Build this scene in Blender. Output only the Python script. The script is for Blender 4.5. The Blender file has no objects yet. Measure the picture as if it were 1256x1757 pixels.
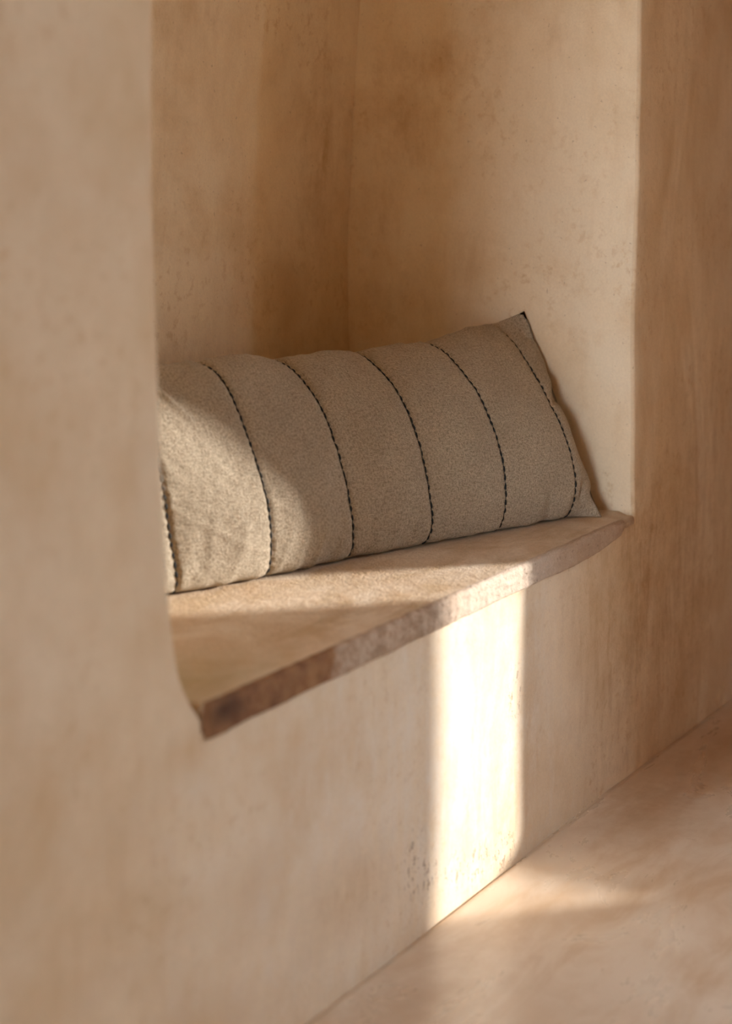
import bpy, bmesh, math, random
import numpy as np
from mathutils import Vector, Matrix, noise

random.seed(4)
S = bpy.context.scene
COL = S.collection

# ------------------------------------------------------------------ camera
AZ, PITCH, F_PX = math.radians(29.5), math.radians(6.52), 3200.0
cam_d = bpy.data.cameras.new('camera')
cam = bpy.data.objects.new('camera', cam_d); COL.objects.link(cam)
fwd = Vector((math.cos(PITCH)*math.cos(AZ), math.cos(PITCH)*math.sin(AZ), -math.sin(PITCH)))
cam.location = (0.0, -1.127, 1.035)
cam.rotation_euler = fwd.to_track_quat('-Z', 'Y').to_euler()
cam_d.sensor_fit = 'VERTICAL'; cam_d.sensor_height = 36.0; cam_d.sensor_width = 24.0
cam_d.lens = F_PX/1757*36.0
cam_d.shift_y = -(878.5-644.7)/1757
cam_d.clip_start = 0.02; cam_d.clip_end = 200
cam_d.dof.use_dof = True
cam_d.dof.focus_distance = 2.95
cam_d.dof.aperture_fstop = 2.6
S.camera = cam

# ------------------------------------------------------------------ sky, sun, exposure
world = bpy.data.worlds.new('sky'); S.world = world; world.use_nodes = True
bg = world.node_tree.nodes['Background']
bg.inputs[0].default_value = (0.87, 1.0, 1.14, 1); bg.inputs[1].default_value = 20.0
SUN_EL = math.radians(16.0)
SUN_AZ = math.radians(46.0)
sd = Vector((-math.cos(SUN_AZ)*math.cos(SUN_EL), math.sin(SUN_AZ)*math.cos(SUN_EL), -math.sin(SUN_EL)))
sun_d = bpy.data.lights.new('sun', 'SUN'); sun_d.energy = 6.6; sun_d.angle = math.radians(1.2)
sun_d.color = (1.0, 0.95, 0.91)
sun = bpy.data.objects.new('sun', sun_d); COL.objects.link(sun)
sun.location = (6, -4, 4); sun.rotation_euler = sd.to_track_quat('-Z', 'Y').to_euler()
def portal(name, loc, rot, sx, sy):
    d = bpy.data.lights.new(name, 'AREA'); d.shape = 'RECTANGLE'; d.size = sx; d.size_y = sy
    d.cycles.is_portal = True
    o = bpy.data.objects.new(name, d); COL.objects.link(o); o.location = loc; o.rotation_euler = rot
S.view_settings.view_transform = 'Standard'
S.view_settings.look = 'None'
S.view_settings.gamma = 1.0
S.view_settings.use_curve_mapping = False
S.view_settings.exposure = 0.22
S.cycles.max_bounces = 8; S.cycles.diffuse_bounces = 6; S.cycles.glossy_bounces = 4
S.cycles.sample_clamp_indirect = 6.0

# room dimensions (metres)
X0, X1, Y0, ZC = -6.0, 3.6, -3.4, 2.6        # inner faces; the front wall stands at y = 0
WT = 0.34                                     # thickness of the outer walls
WIN = (-1.81, -1.186, 0.497, 2.20)            # deep slit window in the right wall: y, y, sill, head
OPN = (-2.1, -0.25, 0.0, 2.40)                # unseen doorway in the left wall, placed and sized to light the niche
SLAB_Z, SLAB_B = 0.450, 0.414                 # bench slab top and underside
XL, XR, YB, NZ = 1.565, 2.905, 0.55, 1.95     # niche: left, right, back, head
portal('window_light', (X1+WT+0.02, (WIN[0]+WIN[1])/2, (WIN[2]+WIN[3])/2), (0, math.pi/2, 0), WIN[3]-WIN[2], WIN[1]-WIN[0])
portal('fill_doorway_light', (X0-WT-0.02, (OPN[0]+OPN[1])/2, OPN[3]/2), (0, -math.pi/2, 0), OPN[3], OPN[1]-OPN[0])

# ------------------------------------------------------------------ helpers
def lerp(a, b, t): return a+(b-a)*t
def sstep(a, b, x):
    t = min(1.0, max(0.0, (x-a)/(b-a))); return t*t*(3-2*t)
def nz(x, y, z): return noise.noise(Vector((x, y, z)))
def interp(x, xs, ys): return float(np.interp(x, xs, ys))

def link(name, me, mat=None, parent=None, smooth=True):
    o = bpy.data.objects.new(name, me); COL.objects.link(o)
    if mat: me.materials.append(mat)
    if smooth: me.polygons.foreach_set('use_smooth', [True]*len(me.polygons))
    if parent: o.parent = parent
    return o
def struct(o): o['kind'] = 'structure'; return o
def mesh(name, v, f):
    me = bpy.data.meshes.new(name); me.from_pydata(v, [], f); me.update(); return me
def grid(fn, us, vs, flip=False):
    v = [fn(u, w) for w in vs for u in us]; n = len(us); f = []
    for j in range(len(vs)-1):
        for i in range(n-1):
            q = (j*n+i, j*n+i+1, (j+1)*n+i+1, (j+1)*n+i)
            f.append(q[::-1] if flip else q)
    return v, f
def join(parts):
    V, F = [], []
    for v, f in parts:
        b = len(V); V += v; F += [tuple(i+b for i in q) for q in f]
    return V, F
def weld(me, d=1e-5):
    bm = bmesh.new(); bm.from_mesh(me); bmesh.ops.remove_doubles(bm, verts=bm.verts, dist=d)
    bm.to_mesh(me); bm.free(); me.update(); return me
def box(x0, x1, y0, y1, z0, z1):
    v = [(x, y, z) for z in (z0, z1) for y in (y0, y1) for x in (x0, x1)]
    return v, [(0, 2, 3, 1), (4, 5, 7, 6), (0, 1, 5, 4), (2, 6, 7, 3), (0, 4, 6, 2), (1, 3, 7, 5)]

# ------------------------------------------------------------------ materials
class NT:
    def __init__(s, name):
        s.m = bpy.data.materials.new(name); s.m.use_nodes = True
        s.t = s.m.node_tree; s.b = s.t.nodes['Principled BSDF']
        s.co = s.t.nodes.new('ShaderNodeTexCoord')
    def n(s, k, **kw):
        o = s.t.nodes.new(k)
        for a, v in kw.items(): setattr(o, a, v)
        return o
    def l(s, a, b): s.t.links.new(a, b)
    def setin(s, sock, v):
        if hasattr(v, 'is_output') or isinstance(v, bpy.types.NodeSocket): s.l(v, sock)
        else: sock.default_value = v
    def vec(s, scale=(1, 1, 1), src='Object', loc=(0, 0, 0)):
        m = s.n('ShaderNodeMapping'); m.inputs['Scale'].default_value = scale
        m.inputs['Location'].default_value = loc
        s.l(s.co.outputs[src], m.inputs[0]); return m.outputs[0]
    def noise(s, vec, scale, detail=4, rough=0.55, dist=0.0):
        o = s.n('ShaderNodeTexNoise'); s.l(vec, o.inputs['Vector'])
        o.inputs['Scale'].default_value = scale; o.inputs['Detail'].default_value = detail
        o.inputs['Roughness'].default_value = rough; o.inputs['Distortion'].default_value = dist
        return o.outputs[0]
    def ramp(s, f, stops):
        o = s.n('ShaderNodeValToRGB'); s.l(f, o.inputs[0]); e = o.color_ramp.elements
        while len(e) < len(stops): e.new(0.5)
        for k, (p, c) in zip(e, stops):
            k.position = p; k.color = (c, c, c, 1) if not isinstance(c, tuple) else (*c, 1)
        return o.outputs[0]
    def mix(s, f, a, b, mode='MIX'):
        o = s.n('ShaderNodeMix', data_type='RGBA', blend_type=mode)
        s.setin(o.inputs[0], f)
        for k, v in ((6, a), (7, b)):
            if isinstance(v, tuple): o.inputs[k].default_value = (*v, 1)
            else: s.l(v, o.inputs[k])
        return o.outputs[2]
    def math(s, op, a, b=0.0, clamp=False):
        o = s.n('ShaderNodeMath', operation=op, use_clamp=clamp)
        s.setin(o.inputs[0], a); s.setin(o.inputs[1], b); return o.outputs[0]
    def spot(s, c, r, wob=None, amt=0.0):
        """soft stain or tone patch around point c with per-axis radii r, 1 in the middle"""
        m = s.n('ShaderNodeMapping'); m.vector_type = 'POINT'
        m.inputs['Location'].default_value = [-c[i]/r[i] for i in range(3)]
        m.inputs['Scale'].default_value = [1/k for k in r]
        s.l(s.co.outputs['Object'], m.inputs[0])
        L = s.n('ShaderNodeVectorMath', operation='LENGTH'); s.l(m.outputs[0], L.inputs[0])
        v = L.outputs['Value']
        if wob is not None: v = s.math('ADD', v, s.math('MULTIPLY', s.math('SUBTRACT', wob, 0.5), amt))
        return s.ramp(v, [(0.0, 1.0), (1.0, 0.0)])
    def bump(s, h, strength, dist, prev=None):
        o = s.n('ShaderNodeBump'); o.inputs['Strength'].default_value = strength
        o.inputs['Distance'].default_value = dist; s.l(h, o.inputs['Height'])
        if prev: s.l(prev, o.inputs['Normal'])
        return o.outputs[0]

def plaster(name, light, mid, ochre, spots=(), marks=None, rough=0.82, amount=1.0):
    """hand trowelled lime plaster: big soft blotches, vertical trowel drags, ochre freckles"""
    k = NT(name)
    P = k.vec(); V = k.vec((1, 1, 0.5))
    big = k.noise(P, 2.3, 3, 0.6, 0.4)
    med = k.noise(V, 7.5, 5, 0.60, 0.25)
    cloud = k.noise(P, 3.6, 7, 0.66, 0.35)
    strk = k.noise(k.vec((1, 1, 0.22)), 34.0, 4, 0.62, 0.3)
    ridge = k.noise(k.vec((1, 1, 0.35)), 4.5, 2, 0.5, 1.2)
    frec = k.noise(P, 55.0, 4, 0.65)
    fine = k.noise(P, 260.0, 3, 0.6)
    c = k.mix(k.ramp(big, [(0.38, 0.0), (0.64, 1.0)]), light, mid)
    c = k.mix(k.math('MULTIPLY', k.ramp(med, [(0.47, 0.0), (0.72, 1.0)]), 0.40*amount), c, ochre)
    c = k.mix(k.math('MULTIPLY', k.ramp(cloud, [(0.50, 0.0), (0.66, 1.0)]), 0.40*amount), c, ochre)
    c = k.mix(k.math('MULTIPLY', k.ramp(cloud, [(0.34, 1.0), (0.47, 0.0)]), 0.38), c, tuple(min(1, x*1.14) for x in light))
    c = k.mix(k.math('MULTIPLY', k.ramp(strk, [(0.55, 0.0), (0.70, 1.0)]), 0.13*amount), c, ochre)
    frm = k.math('MULTIPLY', k.ramp(frec, [(0.54, 0.0), (0.66, 1.0)]), k.ramp(k.noise(P, 4.1, 2), [(0.42, 0.0), (0.62, 1.0)]))
    c = k.mix(k.math('MULTIPLY', frm, 0.5*amount), c, ochre)
    speck = k.ramp(k.noise(P, 120.0, 2, 0.6), [(0.70, 0.0), (0.74, 1.0)])
    c = k.mix(k.math('MULTIPLY', speck, 0.35), c, (0.33, 0.20, 0.10))
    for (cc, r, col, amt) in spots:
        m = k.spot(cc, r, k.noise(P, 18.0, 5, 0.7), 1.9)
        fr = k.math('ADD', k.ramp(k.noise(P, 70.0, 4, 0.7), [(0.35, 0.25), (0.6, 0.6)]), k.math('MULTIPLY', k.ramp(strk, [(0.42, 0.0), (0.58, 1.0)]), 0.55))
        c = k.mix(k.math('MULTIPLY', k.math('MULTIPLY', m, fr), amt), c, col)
    c = k.mix(0.10, c, k.ramp(fine, [(0.3, 0.25), (0.7, 1.0)]), 'MULTIPLY')
    h = k.math('ADD', k.math('MULTIPLY', med, 1.0), k.math('MULTIPLY', frec, 0.22))
    nrm = k.bump(ridge, 0.35, 0.02)
    nrm = k.bump(h, 0.40, 0.006, nrm)
    nrm = k.bump(fine, 0.25, 0.0012, nrm)
    if marks is not None:                                    # little chips and pits knocked into the plaster
        chip = k.ramp(k.noise(k.vec((1, 1, 0.6)), 95.0, 3, 0.75), [(0.565, 0.0), (0.61, 1.0)])
        tot = None
        for cc, r in marks:
            m = k.math('MULTIPLY', k.spot(cc, r), chip)
            tot = m if tot is None else k.math('MAXIMUM', tot, m)
        tot = k.math('MULTIPLY', tot, 1.6, True)
        c = k.mix(k.math('MULTIPLY', tot, 0.6), c, (0.30, 0.20, 0.12))
        nrm = k.bump(k.math('SUBTRACT', 1.0, tot), 0.7, 0.003, nrm)
    k.l(c, k.b.inputs['Base Color']); k.b.inputs['Roughness'].default_value = rough
    k.b.inputs['Specular IOR Level'].default_value = 0.35
    k.l(nrm, k.b.inputs['Normal'])
    return k.m

L_, M_, O_ = (0.80, 0.65, 0.46), (0.745, 0.575, 0.375), (0.58, 0.37, 0.175)
BR = (0.40, 0.22, 0.095)
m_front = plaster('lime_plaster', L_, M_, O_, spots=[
    ((2.20, 0, 0.20), (0.75, 0.3, 0.42), (0.82, 0.73, 0.61), 0.75),  # broad pale plaster tone that also paints in light on the lower wall
   
    ((2.78, 0, 0.30), (0.22, 0.3, 0.26), O_, 0.7), ((3.05, 0, 0.22), (0.28, 0.3, 0.30), BR, 0.5),
    ((2.95, 0, 0.38), (0.10, 0.3, 0.12), BR, 0.4), ((3.25, 0, 0.45), (0.22, 0.3, 0.30), BR, 0.4),
    ((1.95, 0, 0.12), (0.16, 0.3, 0.08), O_, 0.6), ((1.55, 0, 0.05), (0.22, 0.3, 0.07), O_, 0.5),
    ((1.70, 0, 0.22), (0.10, 0.3, 0.05), O_, 0.35), ((1.45, 0, 0.28), (0.14, 0.3, 0.10), O_, 0.35),
    ((1.60, 0, 0.405), (0.07, 0.1, 0.03), O_, 0.5)],
    marks=[((2.16, 0, 0.075), (0.05, 0.2, 0.05)), ((2.245, 0, 0.05), (0.05, 0.2, 0.035)), ((2.31, 0, 0.04), (0.06, 0.2, 0.04)),
           ((2.40, 0, 0.03), (0.05, 0.2, 0.04)), ((2.12, 0, 0.10), (0.05, 0.2, 0.07)), ((2.44, 0, 0.26), (0.03, 0.2, 0.05))])
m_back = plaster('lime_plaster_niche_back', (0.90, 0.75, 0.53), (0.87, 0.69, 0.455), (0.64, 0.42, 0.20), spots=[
    ((2.20, .55, 1.26), (0.35, 0.3, 0.07), O_, 0.55), ((2.35, .55, 0.66), (0.5, 0.3, 0.12), BR, 0.35),
    ((2.80, .55, 1.05), (0.08, 0.3, 0.26), O_, 0.7), ((2.25, .55, 0.95), (0.15, 0.3, 0.10), O_, 0.3)])  # low brown band and corner strip deepen the niche shade in colour
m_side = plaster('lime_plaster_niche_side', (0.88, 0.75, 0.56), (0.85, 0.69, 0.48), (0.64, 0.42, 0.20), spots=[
    ((2.9, 0.44, 1.10), (0.3, 0.09, 0.10), O_, 0.6), ((2.9, 0.38, 1.21), (0.3, 0.13, 0.05), O_, 0.6),
    ((2.9, 0.48, 0.93), (0.3, 0.06, 0.10), O_, 0.4), ((2.9, 0.44, 0.80), (0.3, 0.12, 0.05), BR, 0.25),
    ((2.9, 0.30, 0.86), (0.3, 0.12, 0.07), O_, 0.3), ((2.9, 0.16, 1.24), (0.3, 0.03, 0.05), O_, 0.35)])
m_room = plaster('ochre_plaster_room', (0.36, 0.20, 0.085), (0.32, 0.17, 0.065), (0.26, 0.13, 0.05))

def floor_mat():
    k = NT('polished_plaster_floor')
    P = k.vec(); A = k.vec((0.55, 1.3, 1))
    big = k.noise(P, 1.7, 3, 0.6, 0.5); med = k.noise(A, 7.0, 6, 0.66, 0.8); fine = k.noise(P, 150.0, 3, 0.6)
    c = k.mix(k.ramp(big, [(0.36, 0.0), (0.62, 1.0)]), (0.78, 0.67, 0.54), (0.71, 0.57, 0.43))
    c = k.mix(k.math('MULTIPLY', k.ramp(med, [(0.46, 0.0), (0.72, 1.0)]), 0.6), c, (0.52, 0.34, 0.185))
    st = k.noise(k.vec((0.35, 1.6, 1)), 11.0, 7, 0.66, 0.6)
    c = k.mix(k.math('MULTIPLY', k.ramp(st, [(0.5, 0.0), (0.66, 1.0)]), 0.45), c, (0.55, 0.37, 0.21))
    c = k.mix(k.math('MULTIPLY', k.ramp(med, [(0.28, 1.0), (0.42, 0.0)]), 0.4), c, (0.82, 0.73, 0.60))
    for cc, rr in (((2.72, -0.10, 0), (0.22, 0.09, 1)), ((3.1, -0.08, 0), (0.4, 0.12, 1)), ((1.95, -0.10, 0), (0.3, 0.09, 1))):  # brown patches at the wall foot; right-hand ones paint in floor shade
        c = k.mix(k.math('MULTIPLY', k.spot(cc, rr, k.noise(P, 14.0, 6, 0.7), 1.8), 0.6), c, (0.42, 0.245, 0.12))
    sc = k.ramp(k.noise(k.vec((6, 0.9, 1)), 26.0, 2, 0.5), [(0.70, 0.0), (0.78, 1.0)])
    c = k.mix(k.math('MULTIPLY', sc, 0.25), c, (0.38, 0.24, 0.13))
    k.l(c, k.b.inputs['Base Color'])
    k.l(k.ramp(med, [(0.3, 0.24), (0.7, 0.36)]), k.b.inputs['Roughness'])
    k.b.inputs['Specular IOR Level'].default_value = 0.8
    k.l(k.bump(fine, 0.08, 0.0008, k.bump(med, 0.10, 0.003)), k.b.inputs['Normal'])
    return k.m
m_floor = floor_mat()

def slab_mat():
    k = NT('worn_bench_slab')
    P = k.vec(); W = k.vec((0.8, 1.0, 2.4))
    med = k.noise(P, 9.0, 6, 0.65, 0.7); fr = k.noise(P, 60.0, 5, 0.7, 0.3); fine = k.noise(P, 330.0, 3, 0.65)
    drag = k.noise(k.vec((0.35, 1.4, 1), loc=(0.3, 0, 0)), 16.0, 5, 0.6, 0.5)
    top = k.mix(k.ramp(med, [(0.38, 0.0), (0.66, 1.0)]), (0.82, 0.68, 0.52), (0.66, 0.475, 0.30))
    top = k.mix(k.math('MULTIPLY', k.ramp(drag, [(0.5, 0.0), (0.68, 1.0)]), 0.45), top, (0.50, 0.33, 0.15))
    oli = k.spot((1.69, 0.07, 0.45), (0.20, 0.14, 0.2), drag, 1.2)
    top = k.mix(k.math('MULTIPLY', oli, 0.75), top, (0.46, 0.34, 0.16))
    # bare front edge: grey pink stone in the middle, dark rust brown towards the left end, brown at the right
    fb = k.mix(k.ramp(fr, [(0.36, 0.0), (0.62, 1.0)]), (0.62, 0.46, 0.33), (0.40, 0.26, 0.16))
    sx = k.n('ShaderNodeSeparateXYZ'); k.l(k.co.outputs['Object'], sx.inputs[0])
    wob = k.math('MULTIPLY', k.math('SUBTRACT', k.noise(P, 22.0, 4, 0.6), 0.5), 0.10)
    xx = k.math('ADD', sx.outputs[0], wob)
    lf = k.math('SUBTRACT', 1.0, k.math('MULTIPLY', k.math('SUBTRACT', xx, 1.895), 40.0, True), True)
    rg = k.math('MULTIPLY', k.math('SUBTRACT', xx, 2.50), 8.0, True)
    mid = k.math('MULTIPLY', k.math('SUBTRACT', xx, 2.12), 6.0, True)
    fb = k.mix(k.math('MULTIPLY', mid, 0.55), fb, (0.76, 0.65, 0.53))
    rust = k.mix(k.ramp(k.noise(P, 30.0, 5, 0.65), [(0.36, 0.0), (0.66, 1.0)]), (0.37, 0.175, 0.065), (0.19, 0.075, 0.028))
    fb = k.mix(k.math('MULTIPLY', lf, 0.92), fb, rust)
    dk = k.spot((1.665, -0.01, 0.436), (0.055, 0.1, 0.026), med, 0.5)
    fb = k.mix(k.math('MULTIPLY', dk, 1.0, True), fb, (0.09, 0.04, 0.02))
    fb = k.mix(k.math('MULTIPLY', rg, 0.6), fb, (0.42, 0.25, 0.13))
    g = k.n('ShaderNodeNewGeometry'); sn = k.n('ShaderNodeSeparateXYZ'); k.l(k.co.outputs['Object'], sn.inputs[0])
    # the edge band is the strip in front of y = 0.006 (a property of the stone, worn bare)
    msk = k.math('MULTIPLY', k.math('SUBTRACT', k.math('ADD', 0.004, k.math('MULTIPLY', wob, 0.10)), sn.outputs[1]), 260.0, True)
    c = k.mix(msk, top, fb)
    pit = k.ramp(k.noise(P, 125.0, 3, 0.7), [(0.62, 0.0), (0.70, 1.0)])
    pit = k.math('MULTIPLY', pit, k.math('ADD', 0.25, k.math('MULTIPLY', msk, 0.75)))
    c = k.mix(k.math('MULTIPLY', pit, 0.55), c, (0.20, 0.12, 0.07))
    c = k.mix(0.25, c, k.ramp(fine, [(0.3, 0.35), (0.65, 1.0)]), 'MULTIPLY')
    k.l(c, k.b.inputs['Base Color']); k.l(k.ramp(msk, [(0.0, 0.6), (1.0, 0.92)]), k.b.inputs['Roughness'])
    k.b.inputs['Specular IOR Level'].default_value = 0.3
    nr = k.bump(med, 0.4, 0.008); nr = k.bump(fr, 0.8, 0.004, nr)
    nr = k.bump(k.math('SUBTRACT', fine, pit), 0.8, 0.002, nr)
    k.l(nr, k.b.inputs['Normal'])
    return k.m
m_slab = slab_mat()

def linen_mat():
    """coarse slubby linen; UV is in metres along the cushion and around it"""
    k = NT('linen')
    U = k.vec(src='UV')
    def wv(axis, scale, dist):
        o = k.n('ShaderNodeTexWave', wave_type='BANDS', bands_direction=axis); k.l(U, o.inputs['Vector'])
        o.inputs['Scale'].default_value = scale; o.inputs['Distortion'].default_value = dist
        o.inputs['Detail'].default_value = 2; o.inputs['Detail Scale'].default_value = 1.6
        return o.outputs[1] if False else o.outputs['Fac']
    warp, weft = wv('X', 165.0, 2.6), wv('Y', 165.0, 2.6)
    slubx = k.noise(k.vec((700, 60, 1), 'UV'), 1.0, 3, 0.6); sluby = k.noise(k.vec((60, 700, 1), 'UV'), 1.0, 3, 0.6)
    weave = k.math('ADD', k.math('MULTIPLY', warp, weft), k.math('MULTIPLY', k.math('MAXIMUM', slubx, sluby), 0.9))
    crk = k.noise(U, 300.0, 4, 0.66, 0.4); big = k.noise(U, 9.0, 3, 0.6)
    c = k.mix(k.ramp(weave, [(0.35, 0.0), (1.15, 1.0)]), (0.19, 0.145, 0.092), (0.82, 0.70, 0.52))
    c = k.mix(k.math('MULTIPLY', k.ramp(crk, [(0.38, 1.0), (0.53, 0.0)]), 0.55), c, (0.17, 0.117, 0.07))
    c = k.mix(k.math('MULTIPLY', k.ramp(crk, [(0.56, 0.0), (0.70, 1.0)]), 0.35), c, (0.86, 0.72, 0.54))
    c = k.mix(k.math('MULTIPLY', k.ramp(big, [(0.4, 0.0), (0.62, 1.0)]), 0.18), c, (0.24, 0.17, 0.11))
    k.l(c, k.b.inputs['Base Color']); k.b.inputs['Roughness'].default_value = 0.95
    k.b.inputs['Specular IOR Level'].default_value = 0.15
    k.b.inputs['Sheen Weight'].default_value = 0.25; k.b.inputs['Sheen Roughness'].default_value = 0.5
    k.b.inputs['Sheen Tint'].default_value = (0.9, 0.8, 0.65, 1)
    nr = k.bump(crk, 0.75, 0.0028); nr = k.bump(weave, 0.7, 0.0009, nr)
    k.l(nr, k.b.inputs['Normal'])
    return k.m
m_linen = linen_mat()

k = NT('black_thread')
k.l(k.ramp(k.noise(k.vec(), 900.0, 2), [(0.3, (0.006, 0.008, 0.008)), (0.7, (0.022, 0.026, 0.024))]), k.b.inputs['Base Color'])
k.b.inputs['Roughness'].default_value = 0.85; m_thread = k.m
k = NT('terrace_ground')
k.l(k.ramp(k.noise(k.vec(), 1.2, 5), [(0.3, (0.46, 0.38, 0.28)), (0.7, (0.58, 0.49, 0.37))]), k.b.inputs['Base Color'])
k.b.inputs['Roughness'].default_value = 0.9; m_ground = k.m

# ------------------------------------------------------------------ setting
def wy(x, z):
    """hand plastered front wall: how far its face strays from y = 0"""
    w = 0.005*nz(x*1.9, 3.1, z*1.9)+0.0022*nz(x*6.5, 7.7, z*4.5)+0.0009*nz(x*17, 1.2, z*9)
    base = interp(x, [1.8, 2.1, 2.3, 2.45, 2.65, 2.82, 3.05, 3.25, 3.45], [0.0, .002, -.002, -.002, .004, .007, .003, .0, -.008])
    w *= 1-0.85*math.exp(-((x-1.56)/0.25)**2)
    return w+base*(1-sstep(0.0, 0.25, z))
def xl(z):      # left jamb: swells out towards the slab
    return 0.022*sstep(0.44, 0.60, z)+interp(z, [0.40, 0.43, 0.463, 0.49, 0.513, 0.55, 0.597, 0.691, 0.783, 0.904, 1.023, 1.198, 1.5, 2.0],
                  [1.634, 1.632, 1.604, 1.589, 1.581, 1.573, 1.567, 1.562, 1.557, 1.552, 1.549, 1.554, 1.556, 1.55])
def xr(z):
    return interp(z, [0.40, 0.44, 0.50, 0.727, 0.80, 0.872, 0.95, 1.015, 1.15, 1.25, 1.298, 1.5, 2.0],
                  [2.914, 2.914, 2.908, 2.899, 2.897, 2.8985, 2.902, 2.907, 2.9045, 2.902, 2.903, 2.905, 2.9])
def zs(a, b, st): return list(np.linspace(a, b, max(2, int(round((b-a)/st))+1)))

lo_z = zs(-0.02, SLAB_B+0.003, 0.02); up_z = [SLAB_B+0.003]+zs(0.432, NZ, 0.02)
xa, xb = xl(lo_z[-1]), xr(lo_z[-1])
RR = 0.006
def rl(z): return lerp(0.007, 0.034, sstep(0.44, 0.62, z))
RL = rl(0.41)
left = zs(X0, 0.6, 0.06)[:-1]+zs(0.6, xa-RL, 0.02)
midx = zs(xa-RL, xb+RR, 0.02); right = zs(xb+RR, X1+0.05, 0.02)
allx = left+midx[1:]+right[1:]
def front(x, z): return (x, wy(x, z), z)
parts = [grid(front, allx, lo_z)]
def left_up(i, z):
    R = rl(z); sh = xl(z)-xa-(R-RL)
    if i < len(left):
        x = left[i]+sh*sstep(1.2, xa-RL, left[i]); return (x, wy(x, z), z)
    q = i-len(left)+1; e = xl(z); y0 = wy(e-R, z)
    if q <= 8:
        a = q/8*math.pi/2; return (e-R+R*math.sin(a), y0+R-R*math.cos(a), z)
    return (e, y0+R+(q-8)*0.02, z)
parts.append(grid(lambda i, z: left_up(int(i), z), list(range(len(left)+10)), up_z))
def right_up(i, z):
    n = 6; e = xr(z); sh = e-xb; y0 = wy(e+RR, z)
    if i >= n:
        x0 = right[i-n]; x = x0+sh*(1-sstep(xb+RR, 3.3, x0)); return (x, wy(x, z), z)
    q = n-i
    if q <= 6:
        a = q/6*math.pi/2; return (e+RR-RR*math.sin(a), y0+RR-RR*math.cos(a), z)
    return (e, y0+RR+(q-6)*0.015, z)
parts.append(grid(lambda i, z: right_up(int(i), z), list(range(len(right)+6)), up_z))
def lip(x, t):      # plaster brought up over the right end of the slab edge
    z = lo_z[-1]+min(t, 1.0)*0.019*sstep(2.66, 2.90, x); return (x, wy(x, z)+(0.012 if t > 1 else 0.0015*t*t), z)
parts.append(grid(lip, [x for x in allx if 2.62 < x < 2.93], [0, .33, .66, 1.0, 1.3]))
parts.append(grid(front, allx, zs(NZ, ZC+0.03, 0.06)))
v, f = join(parts)
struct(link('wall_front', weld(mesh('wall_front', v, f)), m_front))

def yb(x, z): return interp(z, [0.4, 0.7, 0.9, 1.1, 1.32, 1.95], [.549, .549, .552, .544, .527, .52])+0.004*nz(x*3, 9, z*3)
def xs_(y, z):
    return xr(z)+0.0045*nz(2.2, y*4, z*3)*sstep(0.02, 0.12, y)+0.003*nz(5.2, y*14, z*4)*sstep(0.02, 0.12, y)
v, f = grid(lambda x, z: (x, yb(x, z), z), zs(1.50, 2.93, 0.015), zs(0.40, NZ+0.02, 0.02))
struct(link('wall_back', mesh('wall_back', v, f), m_back))
def side(q, z):
    y = q+(wy(xr(z)+RR, z)+RR)*max(0.0, 1-q/0.1); return (xs_(y, z), y, z)
v, f = grid(side, zs(0.0, 0.56, 0.0125), zs(0.40, NZ+0.02, 0.015), flip=True)
struct(link('wall_right', mesh('wall_right', v, f), m_side))
v, f = grid(lambda y, z: (xl(z)+0.001+0.003*nz(1.1, y*4, z*3)*sstep(.03, .1, y), y, z), zs(0.03, 0.57, 0.02), zs(0.40, NZ+0.02, 0.03))
struct(link('wall_left', mesh('wall_left', v, f), m_back))
v, f = box(1.50, 2.96, -0.004, 0.60, NZ-0.012, NZ+0.05)
struct(link('trim_1', mesh('niche_head', v, f), m_back, smooth=False))

def fz(x, y): return -0.006*sstep(-0.010, 0.0, y)+0.0022*nz(x*1.7, y*1.7, 4.4)+0.0008*nz(x*6, y*6, 2.2)
fx = zs(X0-0.05, 1.2, 0.1)[:-1]+zs(1.2, X1+0.05, 0.03)
v, f = grid(lambda x, y: (x, y, fz(x, y)), fx, zs(Y0-0.05, -1.6, 0.1)[:-1]+zs(-1.6, -0.05, 0.03)[:-1]+zs(-0.05, 0.05, 0.005))
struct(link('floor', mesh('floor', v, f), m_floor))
v, f = box(X0-WT, X1+WT, Y0-WT, 0.65, ZC, ZC+0.2)
struct(link('ceiling', mesh('ceiling', v, f), m_room, smooth=False))
v, f = box(X0-WT, X1+WT, Y0-WT, Y0, -0.1, ZC)
struct(link('wall_opposite', mesh('wall_opposite', v, f), m_room, smooth=False))
def holed(x0, x1, holes):
    ps = []; y = Y0
    for a, b, c, d in sorted(holes):
        ps.append(box(x0, x1, y, a, -0.1, ZC)); ps.append(box(x0, x1, a, b, d, ZC))
        if c > 0: ps.append(box(x0, x1, a, b, -0.1, c))
        y = b
    ps.append(box(x0, x1, y, 0.65, -0.1, ZC)); return join(ps)
v, f = holed(X1, X1+WT, [WIN])
struct(link('wall_window_end', mesh('wall_window_end', v, f), m_room, smooth=False))
v, f = holed(X0-WT, X0, [OPN])
struct(link('wall_fill_doorway_end', mesh('wall_fill_doorway_end', v, f), m_room, smooth=False))
v, f = box(X0, X1+WT, 0.60, 0.65, -0.1, ZC)
struct(link('wall_outer', mesh('wall_outer', v, f), m_room, smooth=False))
v, f = box(-25, 25, -25, 25, -0.4, -0.1)
struct(link('ground', mesh('ground', v, f), m_ground, smooth=False))

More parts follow.
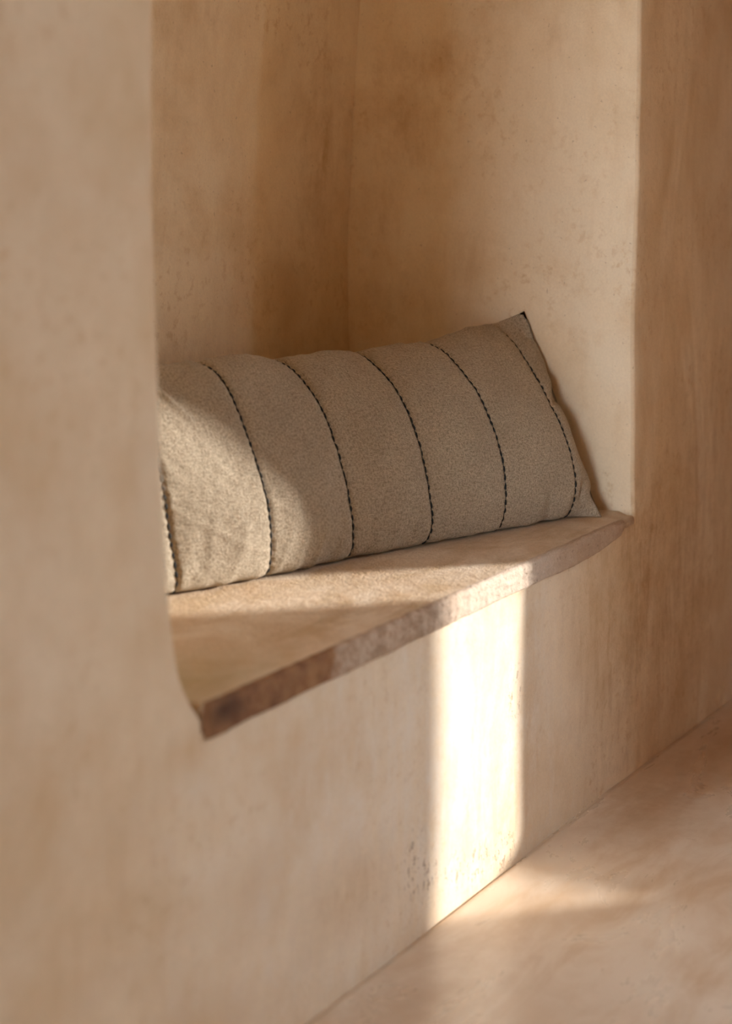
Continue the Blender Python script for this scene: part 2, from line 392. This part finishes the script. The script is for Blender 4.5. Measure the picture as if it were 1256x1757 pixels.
# ------------------------------------------------------------------ bench slab
def slab():
    xs = zs(1.556, 2.912, 0.004)
    # profile from the back of the top, over the nose, to the underside
    prof = [('t', y) for y in list(np.linspace(0.56, 0.03, 34))]
    R = 0.007; nn = 6
    V = []; F = []
    for x in xs:
        rec = 0.030*(1-sstep(1.618, 1.640, x))+0.010*sstep(2.80, 2.908, x)          # the left end dies back behind the pier
        thin = 0.017*sstep(2.68, 2.90, x)
        yf = -0.008+rec+0.0030*nz(x*7, 0, 0)+0.0022*nz(x*26, 5, 0)+0.0012*nz(x*80, 5, 3)
        zt = SLAB_Z+0.0012*nz(x*9, 3, 3)+0.0014*nz(x*40, 9, 3)-0.004*sstep(2.80, 2.91, x)
        zb = SLAB_B-0.002+0.0018*nz(x*11, 8, 3)+thin*1.0-0.003*(1-sstep(1.66, 1.72, x))
        row = []
        for _, y in prof:
            row.append((x, y, SLAB_Z+0.0010*nz(x*6, y*6, 1)+0.0005*nz(x*20, y*20, 1)))
        row.append((x, yf+R+0.006, zt-0.0002))
        for i in range(nn+1):
            a = i/nn*math.pi/2; r = R*(0.95+0.35*nz(x*13, i*.2, 6))
            row.append((x, yf+r-r*math.sin(a), zt-r+r*math.cos(a)))
        for t in (0.12, 0.25, 0.38, 0.5, 0.62, 0.75, 0.88):
            row.append((x, yf+0.0022*nz(x*38, t*3.2, 2)+0.0016*nz(x*105, t*7, 4), lerp(zt-R, zb+0.004, t)))
        for i in range(4):
            a = i/3*math.pi/2
            row.append((x, yf+0.004*(1-math.cos(a)), zb+0.004-0.004*math.sin(a)))
        row.append((x, 0.05, zb)); row.append((x, 0.56, zb))
        V += row
    n = len(row)
    for i in range(len(xs)-1):
        for j in range(n):
            j2 = (j+1) % n
            F.append((i*n+j, i*n+j2, (i+1)*n+j2, (i+1)*n+j))
    F.append(tuple(range(n-1, -1, -1))); b = (len(xs)-1)*n; F.append(tuple(range(b, b+n)))
    me = mesh('bench_slab', V, F)
    bm = bmesh.new(); bm.from_mesh(me); bmesh.ops.recalc_face_normals(bm, faces=bm.faces); bm.to_mesh(me); bm.free()
    o = link('bench', me, m_slab)
    o['label'] = 'worn ochre plaster bench slab with rough brown front edge, built into the wall niche'
    o['category'] = 'bench'
    return o
slab()

# ------------------------------------------------------------------ cushion
ANG = math.radians(18.5)
A = np.array([-math.cos(ANG), math.sin(ANG), 0.0])         # along the cushion, from its right end to its left end
N = np.array([math.sin(ANG), math.cos(ANG), 0.0])          # towards the back of the niche
O = np.array([2.842, 0.032, SLAB_Z+0.0015])
LEN = 0.945
# front profiles (back offset, height) from the bottom seam to the top seam, at stations along the cushion
ST = {
 0.000: [(0.000, .0), (.017, .024), (.024, .048), (.049, .085), (.073, .131), (.093, .167), (.117, .209), (.135, .249), (.159, .292), (.178, .332)],
 0.052: [(.040, .0), (.026, .003), (.017, .018), (.010, .051), (.014, .079), (.025, .117), (.051, .163), (.085, .208), (.125, .254), (.159, .288), (.193, .305), (.213, .310)],
 0.217: [(.044, .0), (.029, .003), (.019, .018), (.011, .061), (.014, .098), (.027, .138), (.047, .180), (.078, .221), (.112, .250), (.146, .275), (.180, .286), (.205, .288)],
 0.375: [(.044, .0), (.030, .003), (.021, .020), (.017, .052), (.024, .096), (.041, .148), (.068, .200), (.101, .238), (.134, .262), (.168, .278), (.202, .283)],
 0.535: [(.044, .0), (.031, .003), (.022, .018), (.019, .060), (.031, .114), (.049, .158), (.076, .205), (.109, .241), (.143, .267), (.171, .279), (.203, .284)],
 0.700: [(.034, .0), (.018, .003), (.008, .016), (.003, .055), (.010, .103), (.023, .137), (.042, .174), (.061, .205), (.081, .237), (.105, .265), (.128, .281), (.156, .290), (.190, .291)],
 0.857: [(.032, .0), (.018, .003), (.015, .028), (.029, .079), (.039, .130), (.049, .170), (.064, .205), (.085, .237), (.112, .262), (.142, .278), (.180, .283)],
 0.945: [(.020, .0), (.034, .04), (.062, .10), (.090, .16), (.118, .22), (.146, .280), (.160, .305)],
}
NV = 150
def resample(pts, n):
    p = np.array(pts); d = np.r_[0, np.cumsum(np.hypot(*np.diff(p, axis=0).T))]
    t = np.linspace(0, d[-1], 400); q = np.c_[np.interp(t, d, p[:, 0]), np.interp(t, d, p[:, 1])]
    ker = np.hanning(49); ker /= ker.sum()
    pad = np.r_[2*q[0]-q[24:0:-1], q, 2*q[-1]-q[-2:-26:-1]] if True else q
    s = np.c_[np.convolve(pad[:, 0], ker, 'valid'), np.convolve(pad[:, 1], ker, 'valid')]
    s[:, 1] = np.maximum(s[:, 1], 0.0)
    i = np.linspace(0, len(s)-1, n); j = np.arange(len(s))
    return np.c_[np.interp(i, j, s[:, 0]), np.interp(i, j, s[:, 1])]
stations = sorted(ST); PR = np.array([resample(ST[s], NV) for s in stations])
def hermite(s):
    """front profile at station s: smooth through the stations, quick swell next to the end seams"""
    k = max(0, min(len(stations)-2, int(np.searchsorted(stations, s))-1))
    a, b = stations[k], stations[k+1]; t = (s-a)/(b-a)
    if k == 0: t = 1-(1-t)**1.9; return PR[0]*(1-t)+PR[1]*t
    if k == len(stations)-2: t = t**1.9; return PR[k]*(1-t)+PR[k+1]*t
    m0 = (PR[k+1]-PR[k-1])/(stations[k+1]-stations[k-1]) if k > 1 else (PR[k+1]-PR[k])/(b-a)
    m1 = (PR[k+2]-PR[k])/(stations[k+2]-stations[k]) if k < len(stations)-3 else (PR[k+1]-PR[k])/(b-a)
    h = b-a; t2, t3 = t*t, t*t*t
    return (2*t3-3*t2+1)*PR[k]+(t3-2*t2+t)*h*m0+(-2*t3+3*t2)*PR[k+1]+(t3-t2)*h*m1
ROWS = [0.052, 0.217, 0.375, 0.535, 0.700, 0.857]
NU = 330
su = np.linspace(0, LEN, NU)
FR = np.array([hermite(s) for s in su])                     # NU x NV x 2
P3 = O+su[:, None, None]*A+FR[:, :, :1]*N+np.concatenate([np.zeros((NU, NV, 2)), FR[:, :, 1:]], axis=2)
vq = np.linspace(0, 1, NV)
wob = 0.006*np.exp(-((vq-.46)/.07)**2)-0.006*np.exp(-((vq-.60)/.03)**2)+0.005*np.exp(-((vq-.22)/.07)**2)-0.007*np.exp(-((vq-.11)/.03)**2)+0.003*np.exp(-((vq-.75)/.08)**2)
P3 -= (wob[None, :]*np.clip(1-su/0.04, 0, 1)[:, None]**1.2)[:, :, None]*A
du = np.gradient(P3, axis=0); dv = np.gradient(P3, axis=1)
NR = np.cross(du, dv); NR /= np.linalg.norm(NR, axis=2, keepdims=True)+1e-12
if (NR[NU//2, NV//2]@N) > 0: NR = -NR                        # outward = towards the room
vv = np.linspace(0, 1, NV)
arc = np.cumsum(np.linalg.norm(np.diff(P3, axis=1, prepend=P3[:, :1]), axis=2), axis=1)
edge_v = np.minimum(vv/0.06, 1)*np.minimum((1-vv)/0.05+0.35, 1); edge_v = np.clip(edge_v, 0, 1)
D = np.zeros((NU, NV))
bounds = [0]+ROWS+[LEN]
for i, s in enumerate(su):
    d = min(abs(s-r) for r in ROWS)
    kk = int(np.searchsorted(ROWS, s)); a, b = bounds[kk], bounds[kk+1]
    t = (s-a)/(b-a)
    pil = 0.0052*(max(0.0, math.sin(math.pi*min(1, max(0, t))))**0.6) if 0 < kk < len(ROWS) else 0.0
    ef = min(1, s/0.03)*min(1, (LEN-s)/0.03)
    near = math.exp(-d/0.014)
    for j in range(NV):
        q = arc[i, j]; v_ = vv[j]
        w = pil*(1+1.1*sstep(0.72, 0.96, v_))-0.0022*math.exp(-(d/0.004)**2)
        w += near*0.0009*math.sin(2*math.pi*q/0.0135+kk*1.3)*math.exp(-((d-0.006)/0.010)**2)   # pucker at each stitch
        w += 0.0042*nz(s*9+2, q*7, 3.3)*(1-near*0.6)
        w += 0.0030*nz(s*26, q*11, 8.1)*(0.5+0.5*sstep(0.35, 0.0, v_)+0.8*sstep(0.75, 1.0, v_))
        # gathered folds running up from the bottom and down from the top
        fo = 1-abs(nz(s*19+q*7, q*2.5, 1.7))*2
        w += 0.0042*max(0, fo-0.5)*(sstep(0.35, 0.03, v_)*1.3+sstep(0.75, 0.97, v_)*0.8)
        # long diagonal creases
        cr = 1-abs(nz(s*6-q*9, s*2+q*3, 6.1))*7
        w += 0.0008*max(0, cr)
        w += 0.0010*nz(s*70, q*70, 2.2)
        D[i, j] = w*edge_v[j]*ef
# tucks beside the right end seam and the crease by the left pier
for (s0, q0, ds, dq, am) in ((0.020, 0.215, 0.018, 0.010, -0.010), (0.022, 0.245, 0.02, 0.016, 0.006), (0.030, 0.05, 0.010, 0.012, -0.007),
                             (0.012, 0.335, 0.010, 0.010, -0.006), (0.022, 0.30, 0.012, 0.020, 0.004), (0.11, 0.035, 0.012, 0.03, -0.006)):
    D += am*np.exp(-((su[:, None]-s0)/ds)**2-((arc-q0)/dq)**2)
cx = 0.835+(arc-0.33)*0.55
D += 0.006*np.exp(-((su[:, None]-cx)/0.006)**2)*np.exp(-((arc-0.33)/0.06)**2)
Pf = P3+NR*D[:, :, None]
Pf[:, :, 2] = np.maximum(Pf[:, :, 2], O[2])
Pf[:, :, 0] = np.minimum(Pf[:, :, 0], 2.8945)

# back sheet: from the top seam down behind to the bottom seam
NBK = 36
def back_profile(fp, s):
    top, bot = fp[-1], fp[0]
    full = min(1, s/0.12)*min(1, (LEN-s)/0.12); full = full*(2-full)
    mx = lerp(0.150, 0.085, s/LEN)*full                     # less room behind the left end
    out = []
    top = top+np.array([0.004, -0.001]); bot = bot+np.array([0.004, 0.0])
    d = bot-top; L = np.hypot(*d); nb = np.array([-d[1], d[0]])/L
    if nb[0] < 0: nb = -nb
    for j in range(1, NBK-1):
        t = j/(NBK-1); c = top+d*t+nb*mx*(math.sin(math.pi*t)**0.75)
        c[1] = max(c[1], 0.0); out.append(c)
    return out
V = []; UVv = []
for i, s in enumerate(su):
    for j in range(NV): V.append(tuple(Pf[i, j])); UVv.append((s, arc[i, j]))
    bp = back_profile(FR[i], s); a0 = arc[i, -1]
    for j, c in enumerate(bp):
        p = O+s*A+c[0]*N+np.array([0, 0, c[1]])
        p[0] = min(p[0], 2.8945); p[1] = min(p[1], 0.545)
        V.append(tuple(p)); UVv.append((s, a0+0.012*(j+1)))
n = NV+NBK-2; F = []
for i in range(NU-1):
    for j in range(n):
        j2 = (j+1) % n; F.append((i*n+j, (i+1)*n+j, (i+1)*n+j2, i*n+j2))
me = mesh('cushion_cover', V, F)
uv = me.uv_layers.new(name='UVMap')
li = np.zeros(len(me.loops), dtype=np.int32); me.loops.foreach_get('vertex_index', li)
uv.data.foreach_set('uv', np.array(UVv)[li].ravel())
bm = bmesh.new(); bm.from_mesh(me)
bmesh.ops.holes_fill(bm, edges=[e for e in bm.edges if e.is_boundary], sides=0)
bmesh.ops.recalc_face_normals(bm, faces=bm.faces); bm.to_mesh(me); bm.free()

cush = bpy.data.objects.new('cushion', None); COL.objects.link(cush)
cush.empty_display_size = 0.1
mid = O+A*LEN/2+N*0.08; cush.location = tuple(mid)
cush['label'] = 'long natural brown linen cushion with black stitched rows leaning in the niche on the bench'
cush['category'] = 'cushion'
def part(o, par):
    o.parent = par
cover = link('cushion_cover', me, m_linen); cover.location = tuple(-mid); part(cover, cush)

# hand stitching: a thin thread along each row, with a thick running stitch every 13 mm
def spindle(L=0.0102, r=0.0017, k=6):
    V = []; F = []; prof = [(-.5, .12), (-.42, .62), (-.2, .95), (.05, 1.0), (.28, .85), (.44, .5), (.5, .1)]
    for t, q in prof:
        for a in range(k):
            th = 2*math.pi*a/k; V.append((t*L, math.cos(th)*r*q, math.sin(th)*r*q*0.8))
    for i in range(len(prof)-1):
        for a in range(k): F.append((i*k+a, i*k+(a+1) % k, (i+1)*k+(a+1) % k, (i+1)*k+a))
    F.append(tuple(range(k-1, -1, -1))); b = (len(prof)-1)*k; F.append(tuple(range(b, b+k)))
    return mesh('stitch', V, F)
st_me = spindle(); st_me.materials.append(m_thread)
st_me.polygons.foreach_set('use_smooth', [True]*len(st_me.polygons))
for r in ROWS:
    i = int(round(r/LEN*(NU-1)))
    i0 = min(NU-2, int(r/LEN*(NU-1))); ft = r/LEN*(NU-1)-i0
    line = Pf[i0]*(1-ft)+Pf[i0+1]*ft; nr = NR[i0]; q = arc[i0]
    # thin thread tube
    idx = list(range(3, NV-2, 2)); V = []; F = []; k = 5
    for c, j in enumerate(idx):
        T = line[min(j+1, NV-1)]-line[j-1]; T /= np.linalg.norm(T); B = np.cross(T, nr[j])
        ctr = line[j]+nr[j]*0.0004+B*0.0006*nz(q[j]*180, r*50, 0)
        rad = 0.00050*(1+0.35*nz(q[j]*300, r*9, 5))
        for a in range(k):
            th = 2*math.pi*a/k; V.append(tuple(ctr+(B*math.cos(th)+nr[j]*math.sin(th))*rad))
    for c in range(len(idx)-1):
        for a in range(k): F.append((c*k+a, c*k+(a+1) % k, (c+1)*k+(a+1) % k, (c+1)*k+a))
    th_o = link('stitch_row', mesh('stitch_row', V, F), m_thread); th_o.location = tuple(-mid); part(th_o, cush)
    pos = 0.006+random.random()*0.006
    while pos < q[-1]-0.012:
        j = float(np.interp(pos, q, np.arange(NV))); j0 = min(NV-2, int(j)); t = j-j0
        c = line[j0]*(1-t)+line[j0+1]*t
        ja, jb = max(0, j0-2), min(NV-1, j0+3)
        T = Vector(line[jb]-line[ja]).normalized(); Nn = Vector(nr[j0])
        Bn = Nn.cross(T).normalized(); Nn = T.cross(Bn)
        tilt = random.uniform(-0.16, 0.16)
        T2 = (T*math.cos(tilt)+Bn*math.sin(tilt)); B2 = Nn.cross(T2)
        sc = random.uniform(0.8, 1.12)
        M = Matrix((T2, B2, Nn)).transposed().to_4x4()
        o = bpy.data.objects.new('stitch', st_me); COL.objects.link(o); o.parent = th_o
        th = random.uniform(0.85, 1.35)
        o.matrix_local = Matrix.Translation(Vector(c)+Nn*0.0006)@M@Matrix.Diagonal((sc, th, th, 1))
        pos += 0.0132*random.uniform(0.86, 1.14)
